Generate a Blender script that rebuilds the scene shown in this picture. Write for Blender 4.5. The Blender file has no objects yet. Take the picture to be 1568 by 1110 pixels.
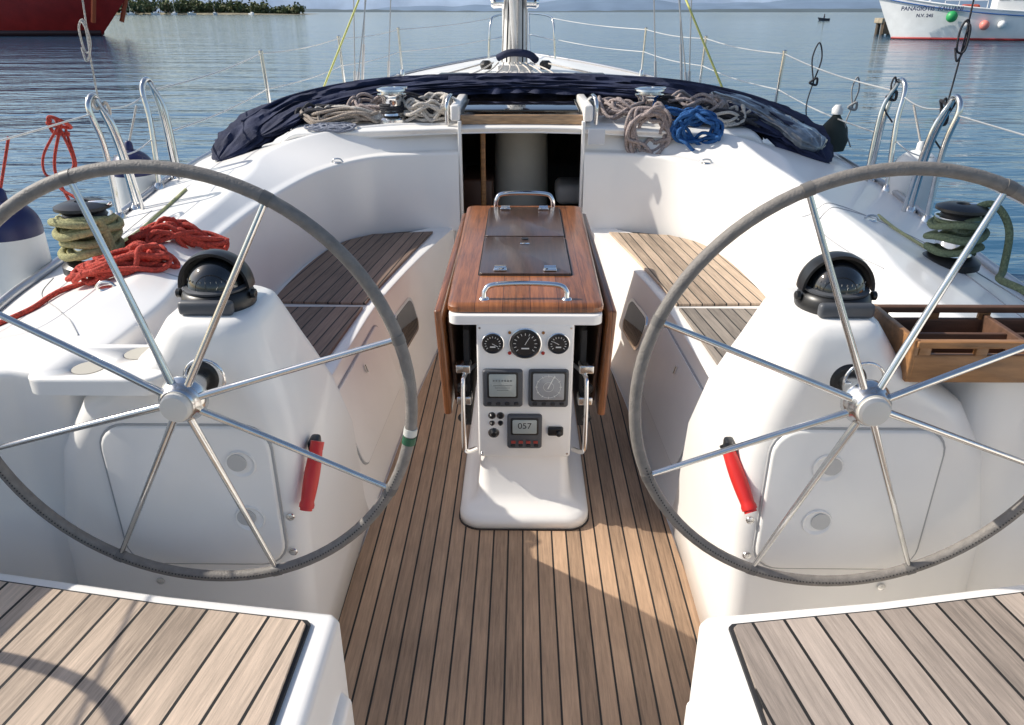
import bpy, bmesh, math, random
from mathutils import Vector, Matrix, noise
from mathutils.bvhtree import BVHTree
random.seed(3)
R=math.radians
sc=bpy.context.scene
V=Vector
# ------------------------------------------------------------------ materials
def _new(name):
    m=bpy.data.materials.new(name); m.use_nodes=True
    nt=m.node_tree; return m,nt,nt.nodes['Principled BSDF']
def mat(name,col,rough=.5,metal=0,coat=0,var=0.,vs=8,bump=0,bs=60,stretch=None,spec=None,trans=0):
    m,nt,b=_new(name)
    b.inputs['Base Color'].default_value=(*col,1); b.inputs['Roughness'].default_value=rough
    b.inputs['Metallic'].default_value=metal; b.inputs['Coat Weight'].default_value=coat
    b.inputs['Coat Roughness'].default_value=.06; b.inputs['Transmission Weight'].default_value=trans
    if spec is not None: b.inputs['Specular IOR Level'].default_value=spec
    tc=nt.nodes.new('ShaderNodeTexCoord'); mp=nt.nodes.new('ShaderNodeMapping')
    nt.links.new(tc.outputs['Object'],mp.inputs[0])
    if stretch: mp.inputs['Scale'].default_value=stretch
    if var:
        n=nt.nodes.new('ShaderNodeTexNoise'); n.inputs['Scale'].default_value=vs; n.inputs['Detail'].default_value=6
        r=nt.nodes.new('ShaderNodeValToRGB'); nt.links.new(mp.outputs[0],n.inputs['Vector']); nt.links.new(n.outputs[0],r.inputs[0])
        r.color_ramp.elements[0].position=.3; r.color_ramp.elements[1].position=.7
        r.color_ramp.elements[0].color=(*[c*(1-var) for c in col],1); r.color_ramp.elements[1].color=(*[min(1,c*(1+var*.5)) for c in col],1)
        nt.links.new(r.outputs[0],b.inputs['Base Color'])
    if bump:
        n2=nt.nodes.new('ShaderNodeTexNoise'); n2.inputs['Scale'].default_value=bs; n2.inputs['Detail'].default_value=4
        bp=nt.nodes.new('ShaderNodeBump'); bp.inputs['Strength'].default_value=bump; bp.inputs['Distance'].default_value=.01
        nt.links.new(mp.outputs[0],n2.inputs['Vector']); nt.links.new(n2.outputs[0],bp.inputs['Height']); nt.links.new(bp.outputs[0],b.inputs['Normal'])
    return m
def teak(name,col,s=.047,ang=0,off=0,seam=.0055,varn=0,rough=.65,seamcol=(.012,.011,.01),con=1.):
    m,nt,b=_new(name); L=nt.links.new
    def M(op,a,c=None,clamp=False):
        n=nt.nodes.new('ShaderNodeMath'); n.operation=op; n.use_clamp=clamp
        for i,q in enumerate((a,c)):
            if q is None: continue
            if isinstance(q,(int,float)): n.inputs[i].default_value=q
            else: L(q,n.inputs[i])
        return n.outputs[0]
    tc=nt.nodes.new('ShaderNodeTexCoord'); mp=nt.nodes.new('ShaderNodeMapping'); mp.inputs['Rotation'].default_value=(0,0,R(ang))
    L(tc.outputs['Object'],mp.inputs[0]); sx=nt.nodes.new('ShaderNodeSeparateXYZ'); L(mp.outputs[0],sx.inputs[0])
    p=M('DIVIDE',M('ADD',sx.outputs[0],10+off),s); fr=M('FRACT',p); idn=M('FLOOR',p)
    d=M('ABSOLUTE',M('SUBTRACT',fr,.5)); sm=M('GREATER_THAN',d,.5-seam/s/2)
    wn=nt.nodes.new('ShaderNodeTexWhiteNoise'); wn.noise_dimensions='1D'; L(idn,wn.inputs['W'])
    mp2=nt.nodes.new('ShaderNodeMapping'); mp2.inputs['Scale'].default_value=(75,3.6,3); L(mp.outputs[0],mp2.inputs[0])
    n=nt.nodes.new('ShaderNodeTexNoise'); n.inputs['Scale'].default_value=1.6; n.inputs['Detail'].default_value=10; n.inputs['Roughness'].default_value=.75; L(mp2.outputs[0],n.inputs['Vector'])
    n3=nt.nodes.new('ShaderNodeTexNoise'); n3.inputs['Scale'].default_value=3; n3.inputs['Detail'].default_value=6; L(tc.outputs['Object'],n3.inputs['Vector'])
    k=M('ADD',M('ADD',M('MULTIPLY',n.outputs[0],1.35*con),M('MULTIPLY',wn.outputs[0],.38)),M('MULTIPLY',n3.outputs[0],.6))
    k=M('SUBTRACT',k,.40+.675*con-.5)
    rp=nt.nodes.new('ShaderNodeValToRGB'); L(k,rp.inputs[0])
    rp.color_ramp.elements[0].position=.2; rp.color_ramp.elements[1].position=1.
    rp.color_ramp.elements[0].color=(*[c*.5 for c in col],1); rp.color_ramp.elements[1].color=(*[min(1,c*1.5) for c in col],1)
    mx=nt.nodes.new('ShaderNodeMixRGB'); L(sm,mx.inputs[0]); L(rp.outputs[0],mx.inputs[1]); mx.inputs[2].default_value=(*seamcol,1)
    L(mx.outputs[0],b.inputs['Base Color']); b.inputs['Roughness'].default_value=rough; b.inputs['Coat Weight'].default_value=varn
    b.inputs['Coat Roughness'].default_value=.16
    bp=nt.nodes.new('ShaderNodeBump'); bp.inputs['Strength'].default_value=.5 if not varn else .12; bp.inputs['Distance'].default_value=.002
    h=M('SUBTRACT',n.outputs[0],M('MULTIPLY',sm,.8)); L(h,bp.inputs['Height']); L(bp.outputs[0],b.inputs['Normal'])
    return m
gel=mat('gelcoat',(.90,.875,.835),.34,coat=.2,var=.035,vs=3,bump=.02,bs=9)
gel2=mat('gelcoat_panel',(.885,.865,.83),.4,var=.04,vs=5)
seamg=mat('sealant_grey',(.40,.40,.40),.6)
steel=mat('stainless',(.72,.72,.71),.17,1,var=.1,vs=30)
chrome=mat('chrome',(.85,.85,.85),.08,1)
black=mat('black_plastic',(.015,.015,.016),.35,var=.2,vs=30)
blackm=mat('black_matt',(.02,.02,.022),.7)
dgrey=mat('dark_grey_plastic',(.075,.08,.09),.45)
glassd=mat('compass_glass',(.01,.012,.014),.03,coat=1)
lcd=mat('lcd',(.36,.40,.39),.15,coat=.6)
leather=mat('grey_leather',(.225,.205,.185),.6,var=.18,vs=60,bump=.25,bs=250)
hubw=mat('hub_cap',(.70,.67,.61),.4)
red=mat('red_plastic',(.66,.03,.025),.3,var=.1,vs=20)
redrope=mat('red_rope',(.60,.07,.045),.85,var=.45,vs=150,bump=.8,bs=260)
whiterope=mat('white_rope',(.68,.63,.57),.9,var=.35,vs=150,bump=.8,bs=260)
tanrope=mat('tan_rope',(.50,.42,.35),.9,var=.5,vs=150,bump=.8,bs=260)
bluerope=mat('blue_rope',(.02,.12,.36),.85,var=.5,vs=150,bump=.8,bs=260)
darkrope=mat('dark_rope',(.05,.05,.06),.9,var=.6,vs=150,bump=.8,bs=260)
oliverope=mat('olive_rope',(.44,.42,.21),.9,var=.35,vs=150,bump=.8,bs=260)
greenrope=mat('green_rope',(.19,.24,.14),.9,var=.4,vs=150,bump=.8,bs=260)
yelrope=mat('yellow_rope',(.62,.62,.2),.8)
navy=mat('navy_canvas',(.015,.022,.062),.85,var=.35,vs=7,bump=.5,bs=45)
navyf=mat('navy_fender',(.012,.018,.09),.4,var=.3,vs=6)
whitef=mat('white_fender',(.75,.75,.73),.45,var=.08,vs=8)
deckteak=teak('teak_sole',(.42,.275,.175))
seatL=teak('teak_bench_port_shaded',(.25,.17,.125),s=.05,ang=6)  # shade on the port bench is put into a darker teak colour
seatR=teak('teak_bench_starboard_lit',(.46,.35,.255),s=.05,ang=-6)  # lighter teak copy for the sunlit forward bench
seatR2=teak('teak_bench_starboard_aft_shaded',(.25,.215,.18),s=.05,ang=-6)  # same teak, darkened in colour for the shaded aft part
trL=teak('teak_aft_seat_port_lit',(.54,.42,.32),s=.062,ang=9,seam=.006)  # sunlit copy of the aft seat teak, light put into the colour
trR=teak('teak_aft_seat_starboard_shaded',(.35,.29,.245),s=.062,ang=-9,seam=.006)  # shaded copy of the aft seat teak, darker base colour
varn=teak('varnished_teak',(.28,.10,.034),s=.085,seam=.0018,varn=.5,rough=.35,seamcol=(.07,.02,.008),con=1.7)
varn2=teak('varnished_teak_lid',(.075,.036,.02),s=.3,off=.1,seam=.0005,varn=.6,rough=.32,seamcol=(.05,.02,.01),con=1.5)
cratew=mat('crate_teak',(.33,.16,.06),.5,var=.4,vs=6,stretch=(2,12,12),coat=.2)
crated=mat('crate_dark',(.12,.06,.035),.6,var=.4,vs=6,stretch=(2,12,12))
# ------------------------------------------------------------------ geometry helpers
def mesh(name,v,f,m,sharp=40,smooth=True):
    me=bpy.data.meshes.new(name); me.from_pydata([tuple(p) for p in v],[],f)
    bm=bmesh.new(); bm.from_mesh(me); bmesh.ops.recalc_face_normals(bm,faces=bm.faces); bm.to_mesh(me); bm.free()
    if smooth:
        me.shade_smooth()
        if sharp: me.set_sharp_from_angle(angle=R(sharp))
    me.materials.append(m)
    o=bpy.data.objects.new(name,me); sc.collection.objects.link(o); return o
def cr(pts,n,closed=False):
    pts=[V(p) for p in pts]; k=len(pts); out=[]
    if k==2 and not closed: return [pts[0].lerp(pts[1],i/(n-1)) for i in range(n)]
    segs=k if closed else k-1
    for i in range(n):
        t=i/(n if closed else n-1)*segs; a=min(int(t),segs-1); t-=a
        g=(lambda j:pts[j%k]) if closed else (lambda j: pts[j] if 0<=j<k else (pts[0]*2-pts[1] if j<0 else pts[-1]*2-pts[-2]))
        p0,p1,p2,p3=g(a-1),g(a),g(a+1),g(a+2)
        out.append(.5*((2*p1)+(-p0+p2)*t+(2*p0-5*p1+4*p2-p3)*t*t+(-p0+3*p1-3*p2+p3)*t**3))
    return out
def loft(name,curves,n,radii,m,fs=5,sharp=60):
    C=[cr(c,n) for c in curves]; v=[];w=0
    for i in range(n):
        P=[c[i] for c in C]; row=[P[0]]
        for j in range(1,len(P)-1):
            r=radii[j-1]
            if r<=0: row.append(P[j]); continue
            d0=P[j-1]-P[j]; d1=P[j+1]-P[j]
            a=P[j]+d0.normalized()*min(r,.45*d0.length); c=P[j]+d1.normalized()*min(r,.45*d1.length)
            for q in range(fs+1):
                t=q/fs; row.append(a*(1-t)**2+P[j]*2*t*(1-t)+c*t*t)
        row.append(P[-1]); w=len(row); v+=row
    f=[(i*w+j,i*w+j+1,(i+1)*w+j+1,(i+1)*w+j) for i in range(n-1) for j in range(w-1)]
    return mesh(name,v,f,m,sharp)
def rings(name,rs,m,cap=(True,True),sharp=50):
    k=len(rs[0]); v=[p for r in rs for p in r]
    f=[(i*k+j,i*k+(j+1)%k,(i+1)*k+(j+1)%k,(i+1)*k+j) for i in range(len(rs)-1) for j in range(k)]
    if cap[0]: f.append(tuple(range(k)))
    if cap[1]: f.append(tuple((len(rs)-1)*k+j for j in range(k)))
    return mesh(name,v,f,m,sharp)
def rr(x0,x1,y0,y1,r,n=6):
    out=[]
    for cx,cy,a0 in ((x1-r,y1-r,0),(x0+r,y1-r,90),(x0+r,y0+r,180),(x1-r,y0+r,270)):
        for i in range(n+1):
            a=R(a0+90*i/n); out.append((cx+r*math.cos(a),cy+r*math.sin(a)))
    return out
def lathe(name,prof,loc,m,seg=36,M=None,sharp=40):
    v=[];k=seg
    for r,z in prof:
        for j in range(k):
            a=2*math.pi*j/k; p=V((r*math.cos(a),r*math.sin(a),z))
            if M: p=M@p
            v.append(p+V(loc))
    f=[(i*k+j,i*k+(j+1)%k,(i+1)*k+(j+1)%k,(i+1)*k+j) for i in range(len(prof)-1) for j in range(k)]
    f.append(tuple(range(k))); f.append(tuple((len(prof)-1)*k+j for j in range(k)))
    return mesh(name,v,f,m,sharp)
AFT=Matrix.Rotation(R(90),3,'X')   # local +z -> -y (towards the helmsman)
def tgeo(pts,r,closed=False,seg=8,n=0):
    P=cr(pts,n,closed) if n else [V(p) for p in pts]
    k=len(P); v=[]; T=[]
    for i in range(k):
        a=P[(i-1)%k] if (closed or i>0) else P[i]; b=P[(i+1)%k] if (closed or i<k-1) else P[i]
        t=(b-a); T.append(t.normalized() if t.length>1e-9 else V((0,0,1)))
    nrm=T[0].orthogonal().normalized()
    for i in range(k):
        nrm=(nrm-T[i]*nrm.dot(T[i]))
        nrm=nrm.normalized() if nrm.length>1e-6 else T[i].orthogonal().normalized()
        bn=T[i].cross(nrm); rad=r if not callable(r) else r(i/(k-1))
        for j in range(seg):
            a=2*math.pi*j/seg; v.append(P[i]+(nrm*math.cos(a)+bn*math.sin(a))*rad)
    f=[(i*seg+j,i*seg+(j+1)%seg,(i+1)*seg+(j+1)%seg,(i+1)*seg+j) for i in range(k-1) for j in range(seg)]
    if closed:
        f+=[((k-1)*seg+j,(k-1)*seg+(j+1)%seg,(j+1)%seg,j) for j in range(seg)]
    else: f+=[tuple(range(seg)),tuple((k-1)*seg+j for j in range(seg))]
    return v,f
def merge(gs):
    v=[];f=[]
    for a,b in gs:
        o=len(v); v+=a; f+=[tuple(i+o for i in q) for q in b]
    return v,f
def tube(name,pts,r,m,closed=False,seg=10,n=0): 
    v,f=tgeo(pts,r,closed,seg,n); return mesh(name,v,f,m,60)
def tubes(name,lst,m):
    v,f=merge(lst); return mesh(name,v,f,m,60)
def bgeo(c,d,M=None):
    v=[]
    for x in(-.5,.5):
        for y in(-.5,.5):
            for z in(-.5,.5):
                p=V((x*d[0],y*d[1],z*d[2])); 
                if M: p=M@p
                v.append(p+V(c))
    return v,[(0,1,3,2),(4,6,7,5),(0,4,5,1),(2,3,7,6),(0,2,6,4),(1,5,7,3)]
def box(name,c,d,m,bev=.004,M=None,seg=3):
    v,f=bgeo(c,d,M); o=mesh(name,v,f,m,None)
    bm=bmesh.new(); bm.from_mesh(o.data)
    if bev: bmesh.ops.bevel(bm,geom=bm.edges[:],offset=bev,segments=seg,affect='EDGES',profile=.5)
    bm.to_mesh(o.data); bm.free(); o.data.shade_smooth(); o.data.set_sharp_from_angle(angle=R(35)); return o
def prism(name,pl,z0,z1,m,bev=.01):
    k=len(pl); v=[(x,y,z0) for x,y in pl]+[(x,y,z1) for x,y in pl]
    f=[tuple(range(k)),tuple(range(k,2*k))]+[(j,(j+1)%k,k+(j+1)%k,k+j) for j in range(k)]
    o=mesh(name,v,f,m,35); bm=bmesh.new(); bm.from_mesh(o.data)
    if bev:
        e=[e for e in bm.edges if all(abs(q.co.z-z1)<1e-5 for q in e.verts)]
        bmesh.ops.bevel(bm,geom=e,offset=bev,segments=4,affect='EDGES',profile=.5)
    bm.to_mesh(o.data); bm.free(); o.data.shade_smooth(); o.data.set_sharp_from_angle(angle=R(38)); return o
def vpanel(name,x0,x1,z0,z1,r,y,th,m,bev=.003,n=6):
    """rounded plate facing aft"""
    pl=rr(x0,x1,z0,z1,r,n); cx=(x0+x1)/2;cz=(z0+z1)/2
    def ring(sh,yy): return [V((cx+(a-cx)*(1-sh/abs(x1-x0)*2),yy,cz+(b-cz)*(1-sh/abs(z1-z0)*2))) for a,b in pl]
    return rings(name,[ring(0,y),ring(0,y-th+bev),ring(bev*.4,y-th+bev*.3),ring(bev,y-th)],m,sharp=50)
def group(name,parts,loc=None):
    parts=[p for p in parts if p]
    if loc is None:
        s=V((0,0,0));k=0
        for p in parts:
            for c in p.bound_box: s+=p.matrix_world@V(c);k+=1
        loc=s/k
    e=bpy.data.objects.new(name,None); e.empty_display_size=.1; e.location=loc; sc.collection.objects.link(e)
    for p in parts:
        p.parent=e; p.matrix_parent_inverse=Matrix.Translation(-V(loc))
    return e
# ------------------------------------------------------------------ cockpit moulding
W=[(-1.35,-.3),(-1.36,.6),(-1.35,1.1),(-1.27,1.38),(-1.12,1.47),(-.98,1.5),(-.96,1.85),(-1.0,2.12),(-1.07,2.5),(-1.09,3.0),(-1.06,3.5),(-.98,3.86),(-.80,4.1),(-.55,4.19),(-.34,4.2)]
Wz=[.84,.84,.84,.84,.84,.84,.84,.83,.82,.82,.825,.835,.85,.855,.86]
W2=[(-1.385,-.3),(-1.395,.6),(-1.385,1.12),(-1.31,1.42),(-1.14,1.51),(-1.0,1.54),(-.995,1.86),(-1.035,2.13),(-1.105,2.5),(-1.13,3.0),(-1.105,3.53),(-1.02,3.90),(-.82,4.145),(-.56,4.24),(-.34,4.25)]
Rr=[(-1.42,-.3,.85),(-1.43,.6,.85),(-1.43,1.15,.85),(-1.36,1.47,.86),(-1.25,1.58,.86),(-1.12,1.7,.86),(-1.1,1.93,.86),(-1.12,2.18,.86),(-1.17,2.5,.865),(-1.2,3.0,.87),(-1.25,3.55,.88),(-1.3,3.95,.90),(-1.1,4.19,.96),(-.72,4.285,1.00),(-.34,4.295,1.0)]
Gg=[(-1.46,-.3,.70),(-1.50,.6,.70),(-1.54,1.3,.70),(-1.56,1.6,.71),(-1.575,1.8,.71),(-1.585,1.95,.71),(-1.60,2.1,.71),(-1.625,2.3,.72),(-1.665,2.6,.72),(-1.735,3.1,.73),(-1.80,3.6,.74),(-1.84,3.95,.75),(-1.86,4.25,.76),(-1.87,4.5,.77),(-1.87,4.8,.78)]
F=[(-.53,1.45),(-.50,2.1),(-.48,2.6),(-.46,3.0),(-.41,3.6),(-.36,4.2)]
S1=[(-.62,1.6),(-.63,2.1),(-.615,2.6),(-.59,3.0),(-.50,3.6),(-.375,4.2)]
S2=[(-1.02,1.6),(-1.02,2.1),(-1.10,2.6),(-1.12,3.0),(-1.06,3.6),(-.45,4.24)]
mouldings=[]
for s in(1,-1):
    X=lambda p,z=None:V((p[0]*s,p[1],p[2] if z is None else z))
    nm='starboard' if s<0 else 'port'
    zb=[0 if i<=5 else .447 for i in range(15)]
    ins=[(p[0]+(.03 if i>5 and i<12 else 0),p[1]-(.03 if (i>=11 or i in(3,4)) else 0)) for i,p in enumerate(W)]
    side=loft('coaming_'+nm,[[X(p,z-.01) for p,z in zip(ins,zb)],[X(p,z) for p,z in zip(W,Wz)],[X(p,z+.006) for p,z in zip(W2,Wz)],[X(p) for p in Rr],[X(p) for p in Gg],
        [V(((p[0]-.04)*s,p[1],.3)) for p in Gg],[V((p[0]*.92*s,p[1],-.75)) for p in Gg]],150,[.018,.012,.022,.012,.1],gel)
    seat=loft('bench_'+nm,[[X(p,-.01) for p in F],[V(((p[0]-.035)*s,p[1],.09)) for p in F],[V(((p[0]+.0)*s,p[1],.44)) for p in S1],[X(p,.45) for p in S1] ,[X(p,.45) for p in S2]],60,[.03,.02,.02],gel)
    mouldings+=[side,seat]
    def band(y0,y1,m,name):
        inn=[(-.482,4.06),(-.56,3.55),(-.628,3.05),(-.66,2.6),(-.685,2.14),(-.69,1.9)]
        out=[(-.80,4.0),(-.93,3.84),(-1.0,3.55),(-1.03,3.1),(-1.02,2.6),(-.985,2.14),(-.98,1.9)]
        I=[p for p in cr([(a,b,0) for a,b in inn],50) if y0<=p.y<=y1]; O=[p for p in cr([(a,b,0) for a,b in out],50) if y0<=p.y<=y1]
        pl=[(p.x*s,p.y) for p in I]+[(p.x*s,p.y) for p in reversed(O)]
        return prism(name,pl,.4515,.462,m,.002)
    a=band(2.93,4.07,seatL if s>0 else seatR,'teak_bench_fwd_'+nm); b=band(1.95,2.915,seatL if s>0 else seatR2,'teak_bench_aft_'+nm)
    mouldings+=[a,b]
    # console
    def ring(z,x0,x1,y0,y1,r): return [V((x*s,y,z)) for x,y in rr(x0,x1,y0,y1,r)]
    con=rings('console_'+nm,[ring(-.01,-1.1,-.505,1.43,2.15,.04),ring(.10,-1.1,-.51,1.428,2.12,.05),ring(.45,-1.08,-.495,1.425,2.0,.05),ring(.66,-1.03,-.495,1.422,1.86,.06),
        ring(.78,-.96,-.51,1.42,1.78,.07),ring(.84,-.87,-.525,1.42,1.75,.075),ring(.89,-.80,-.54,1.422,1.73,.075),ring(.94,-.765,-.552,1.427,1.70,.07),ring(.962,-.75,-.562,1.435,1.69,.065),ring(.972,-.735,-.577,1.45,1.675,.055)],gel,sharp=None)
    door=vpanel('console_door_'+nm,min(-.915*s,-.545*s),max(-.915*s,-.545*s),.37,.74,.06,1.4235,.012,gel2,.006)
    drim=vpanel('console_door_seam_'+nm,min(-.920*s,-.540*s),max(-.920*s,-.540*s),.365,.745,.064,1.4240,.0055,seamg,.001)
    mouldings+=[con,door,drim]
    for z in(.65,.505):
        xx=-.612 if s>0 else .67
        mouldings.append(lathe('finger_pull',[(.034,0),(.032,.004),(.028,.002),(.02,-.004),(.012,-.006)],(xx,1.4105,z),gel2,28,AFT))
        mouldings.append(lathe('finger_pull_inner',[(.022,0),(.021,.0025),(.01,.003)],(xx-.008*s,1.4095,z+.003),mat('pull_shade',(.55,.54,.52),.5),20,AFT))
    for x,z in((-.86,.31),(-.745,.325),(-.53,.40),(-.525,.50)):
        mouldings.append(lathe('drain_screw',[(.010,0),(.009,.003),(.005,.005)],(x*s,1.424,z),steel,16,AFT))
    # aft seat
    pl=[(-.345,1.11),(-.36,1.125),(-.7,1.17),(-1.07,1.235),(-1.45,1.33),(-1.5,-.4),(-.35,-.4)]
    pl=[(x*s,y) for x,y in pl]
    mouldings.append(prism('aft_seat_'+nm,pl,-.01,.5,gel,.018))
    pl2=[(-.325,1.06),(-.40,1.13),(-.8,1.15),(-.8,-.35),(-.325,-.35)]
    mouldings.append(prism('aft_seat_plinth_'+nm,[(x*s,y) for x,y in pl2],-.012,.35,gel,.02))
    pt=[(-.392,1.085),(-.40,1.093),(-.7,1.135),(-1.07,1.2),(-1.33,1.265),(-1.38,-.3),(-.41,-.3)]
    mouldings.append(prism('aft_seat_border_'+nm,[(x*s,y) for x,y in pt],.5005,.507,blackm,.001))
    cx,cy=-.87,.5
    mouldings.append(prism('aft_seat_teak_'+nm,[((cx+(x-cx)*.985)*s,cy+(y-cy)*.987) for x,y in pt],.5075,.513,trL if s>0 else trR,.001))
    # hasp on the inboard side of the aft seat
    mouldings.append(tube('seat_hasp_'+nm,[(-.322*s,.93,.30),(-.308*s,.95,.32),(-.308*s,.98,.32),(-.322*s,1.0,.30)],.004,steel,n=12))
    fF=cr([(a,b,0) for a,b in F],80); fG=cr([(a,b,0) for a,b in S1],80)
    def ix(c,y):
        for a,b_ in zip(c,c[1:]):
            if a.y<=y<=b_.y: return a.x+(b_.x-a.x)*(y-a.y)/(b_.y-a.y)
        return c[0].x
    def fp(y,z):
        x0=ix(fF,y)-.035; x1=ix(fG,y); return V(((x0+(x1-x0)*(z-.09)/.35)*s,y,z))
    def frontpatch(name,y0,y1,z0,z1,r,off,m):
        pts=[fp(a,b_)+V((off*s,0,off*.3)) for a,b_ in rr(y0,y1,z0,z1,r)]
        c=sum(pts,V((0,0,0)))/len(pts); k=len(pts)
        v=pts+[p-V((off*s*1.6,0,0)) for p in pts]+[c]
        f=[(j,(j+1)%k,2*k) for j in range(k)]+[(j,(j+1)%k,k+(j+1)%k,k+j) for j in range(k)]
        return mesh(name,v,f,m,30)
    mouldings.append(frontpatch('locker_frame_'+nm,3.06,3.36,.18,.345,.05,.006,chrome))
    mouldings.append(frontpatch('locker_glass_'+nm,3.075,3.345,.192,.333,.045,.0075,glassd))
    mouldings.append(frontpatch('locker_lid_seam_'+nm,2.22,2.88,.11,.40,.05,.004,seamg))
    mouldings.append(frontpatch('locker_lid_'+nm,2.226,2.874,.115,.395,.047,.0075,gel2))
    mouldings.append(tube('locker_latch_'+nm,[fp(2.55,.33)+V((.015*s,0,0)),fp(2.55,.36)+V((.015*s,0,0))],.006,chrome))
# soles
fl=cr([(a,b,0) for a,b in F],30)
pl=[(-.50,-.3),(-.52,1.2)]+[(p.x+.006,p.y) for p in fl]
pl=pl+[(-x,y) for x,y in reversed(pl)]
mouldings.append(prism('sole_liner',[(-1.5,-.4),(-1.5,4.3),(1.5,4.3),(1.5,-.4)],-.06,-.006,gel,0))
mouldings.append(prism('teak_sole',pl,-.005,.003,deckteak,.001))
mouldings.append(box('bulkhead_lower',(0,4.24,.22),(.80,.06,.50),gel,.01))
# foredeck
ys=[4.23,4.29,5,5.6,6.5,7.5,9.3,11,12.3]
gw=[1.86,1.87,1.86,1.82,1.78,1.70,1.42,.8,.06]; gz=[.70,.77,.78,.80,.82,.84,.88,.93,.98]
cw=[1.25,1.27,1.27,1.24,1.15,1.02,.72,.35,.02]; ez=[.91,.97,1.01,1.03,1.04,1.02,.93,.95,.985]; cz=[.97,1.01,1.05,1.09,1.11,1.10,.97,.97,.99]
def cur_(fx,zz): return [V((fx[i],ys[i],zz[i])) for i in range(len(ys))]
neg=lambda a:[-q for q in a]
bw=[c+.13 if c>.1 else c+.01 for c in cw]; bz=[g+.03 for g in gz]
wl=[g*.9 for g in gw]; wz=[-.75]*len(ys)
hm=[cur_(neg(wl),wz),cur_(neg(gw),gz),cur_(neg(bw),bz),cur_(neg(cw),ez),cur_([0]*9,cz),cur_(cw,ez),cur_(bw,bz),cur_(gw,gz),cur_(wl,wz)]
fore=loft('foredeck_and_coachroof',hm,90,[.02,.05,.06,.5,.06,.05,.02],gel); mouldings.append(fore)
def bvh(objs):
    v=[];f=[]
    for o in objs:
        k=len(v); v+=[p.co.copy() for p in o.data.vertices]; f+=[tuple(i+k for i in q.vertices) for q in o.data.polygons]
    return BVHTree.FromPolygons(v,f)
B=bvh([o for o in mouldings if o.name.startswith(('coaming','foredeck','console_port','console_starboard'))])
def drop(x,y,d=.8):
    h=B.ray_cast(V((x,y,2.)),V((0,0,-1))); return h[0].z if h[0] else d
tr=[]
for s in(1,-1):
    g=[V((p[0]*s,p[1],p[2]+.012)) for p in Gg[:12]]+[V((-gw[i]*s,ys[i],gz[i]+.012)) for i in range(2,9)]
    tr.append(tgeo(g,.016,False,8,120))
mouldings.append(tubes('toe_rail',tr,mat('anodised_alu',(.55,.55,.56),.35,1)))
sg=[]
def dseam(pts,n=60,closed=False,r=.0022):
    P=cr([(a,b,0) for a,b in pts],n,closed); return tgeo([V((p.x,p.y,drop(p.x,p.y)+.0005)) for p in P],r,closed,6)
sg.append(dseam([(-1.02,2.15),(-1.22,2.2),(-1.42,2.55),(-1.52,2.8),(-1.58,3.2)]))
sg.append(dseam([(-1.05,1.65),(-1.28,1.95),(-1.48,2.2),(-1.56,2.4)]))
sg.append(dseam([(1.09,2.2),(1.10,2.75),(1.2,2.92),(1.38,2.9),(1.45,2.6),(1.42,2.0)]))
sg.append(dseam([(1.10,2.95),(1.3,2.98),(1.50,2.65),(1.56,2.2)]))
mouldings.append(tubes('deck_lid_seams',sg,seamg))
# port cup-holder shelf
sh=prism('cup_holder_shelf',rr(-1.02,-.735,1.375,1.56,.04),.835,.872,gel,.008)
hl=((-.905,1.43),(-.83,1.505))
cuts=[lathe('cut',[(.033,-.1),(.033,.1)],(x,y,.86),gel,32) for x,y in hl]
for c in cuts:
    md=sh.modifiers.new('b','BOOLEAN'); md.object=c; md.operation='DIFFERENCE'; md.solver='EXACT'
dg=bpy.context.evaluated_depsgraph_get(); me=bpy.data.meshes.new_from_object(sh.evaluated_get(dg)); sh.modifiers.clear(); sh.data=me
for c in cuts: bpy.data.objects.remove(c)
mouldings.append(sh)
for x,y in hl:
    mouldings.append(lathe('cup_liner',[(.033,.0),(.031,-.001),(.031,-.034),(.001,-.035)],(x,y,.873),mat('cup_beige',(.5,.47,.4),.6),28))
for x,y in((-1.17,2.02),(1.33,2.86),(-.95,3.98),(.95,3.98)):
    z=drop(x,y); mouldings.append(lathe('padeye_base',[(.022,0),(.02,.004),(.01,.005)],(x,y,z),steel,18))
    mouldings.append(tube('padeye_loop',[(x-.03,y,z+.002),(x-.015,y,z+.018),(x+.015,y,z+.018),(x+.03,y,z+.002)],.004,steel,n=12))
# hatch & companionway
acry=mat('smoked_acrylic',(.012,.010,.009),.06,coat=1)
mouldings.append(box('companion_hatch',(0,4.60,1.070),(.62,.60,.016),acry,.005,Matrix.Rotation(R(1.5),3,'X')))
mouldings.append(box('hatch_teak_trim',(0,4.275,1.022),(.66,.03,.05),mat('teak_trim',(.42,.26,.14),.35,var=.4,vs=5,stretch=(3,20,20),coat=.5),.006))
for s in(-1,1):
    mouldings.append(box('hatch_runner',(s*.355,4.57,1.06),(.05,.70,.085),gel,.012))
    mouldings.append(box('companion_jamb',(s*.332,4.225,.74),(.018,.05,.56),gel,.004))
    mouldings.append(tube('hatch_grab_rail',[(s*.40,4.25,1.0),(s*.40,4.25,1.10),(s*.385,4.31,1.14),(s*.375,4.5,1.10)],.0115,steel,n=20))
wood_d=mat('cabin_wood',(.10,.055,.035),.45,var=.4,vs=4,stretch=(6,6,1),coat=.2)
v,f=bgeo((0,5.45,.25),(1.9,2.35,1.45)); f=[q for q in f if q!=(0,4,5,1)]
cab=mesh('cabin_interior',v,f,wood_d,None,False); mouldings.append(cab)
mouldings.append(lathe('cabin_column',[(.17,-.4),(.17,.55),(.16,.9)],(.0,4.85,0),mat('cabin_beige',(.58,.55,.47),.6,var=.1,vs=5),36))
for i in range(3): mouldings.append(box('companion_step',(0,4.42+.12*i,.38-.24*i),(.5,.2,.03),wood_d,.005))
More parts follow.
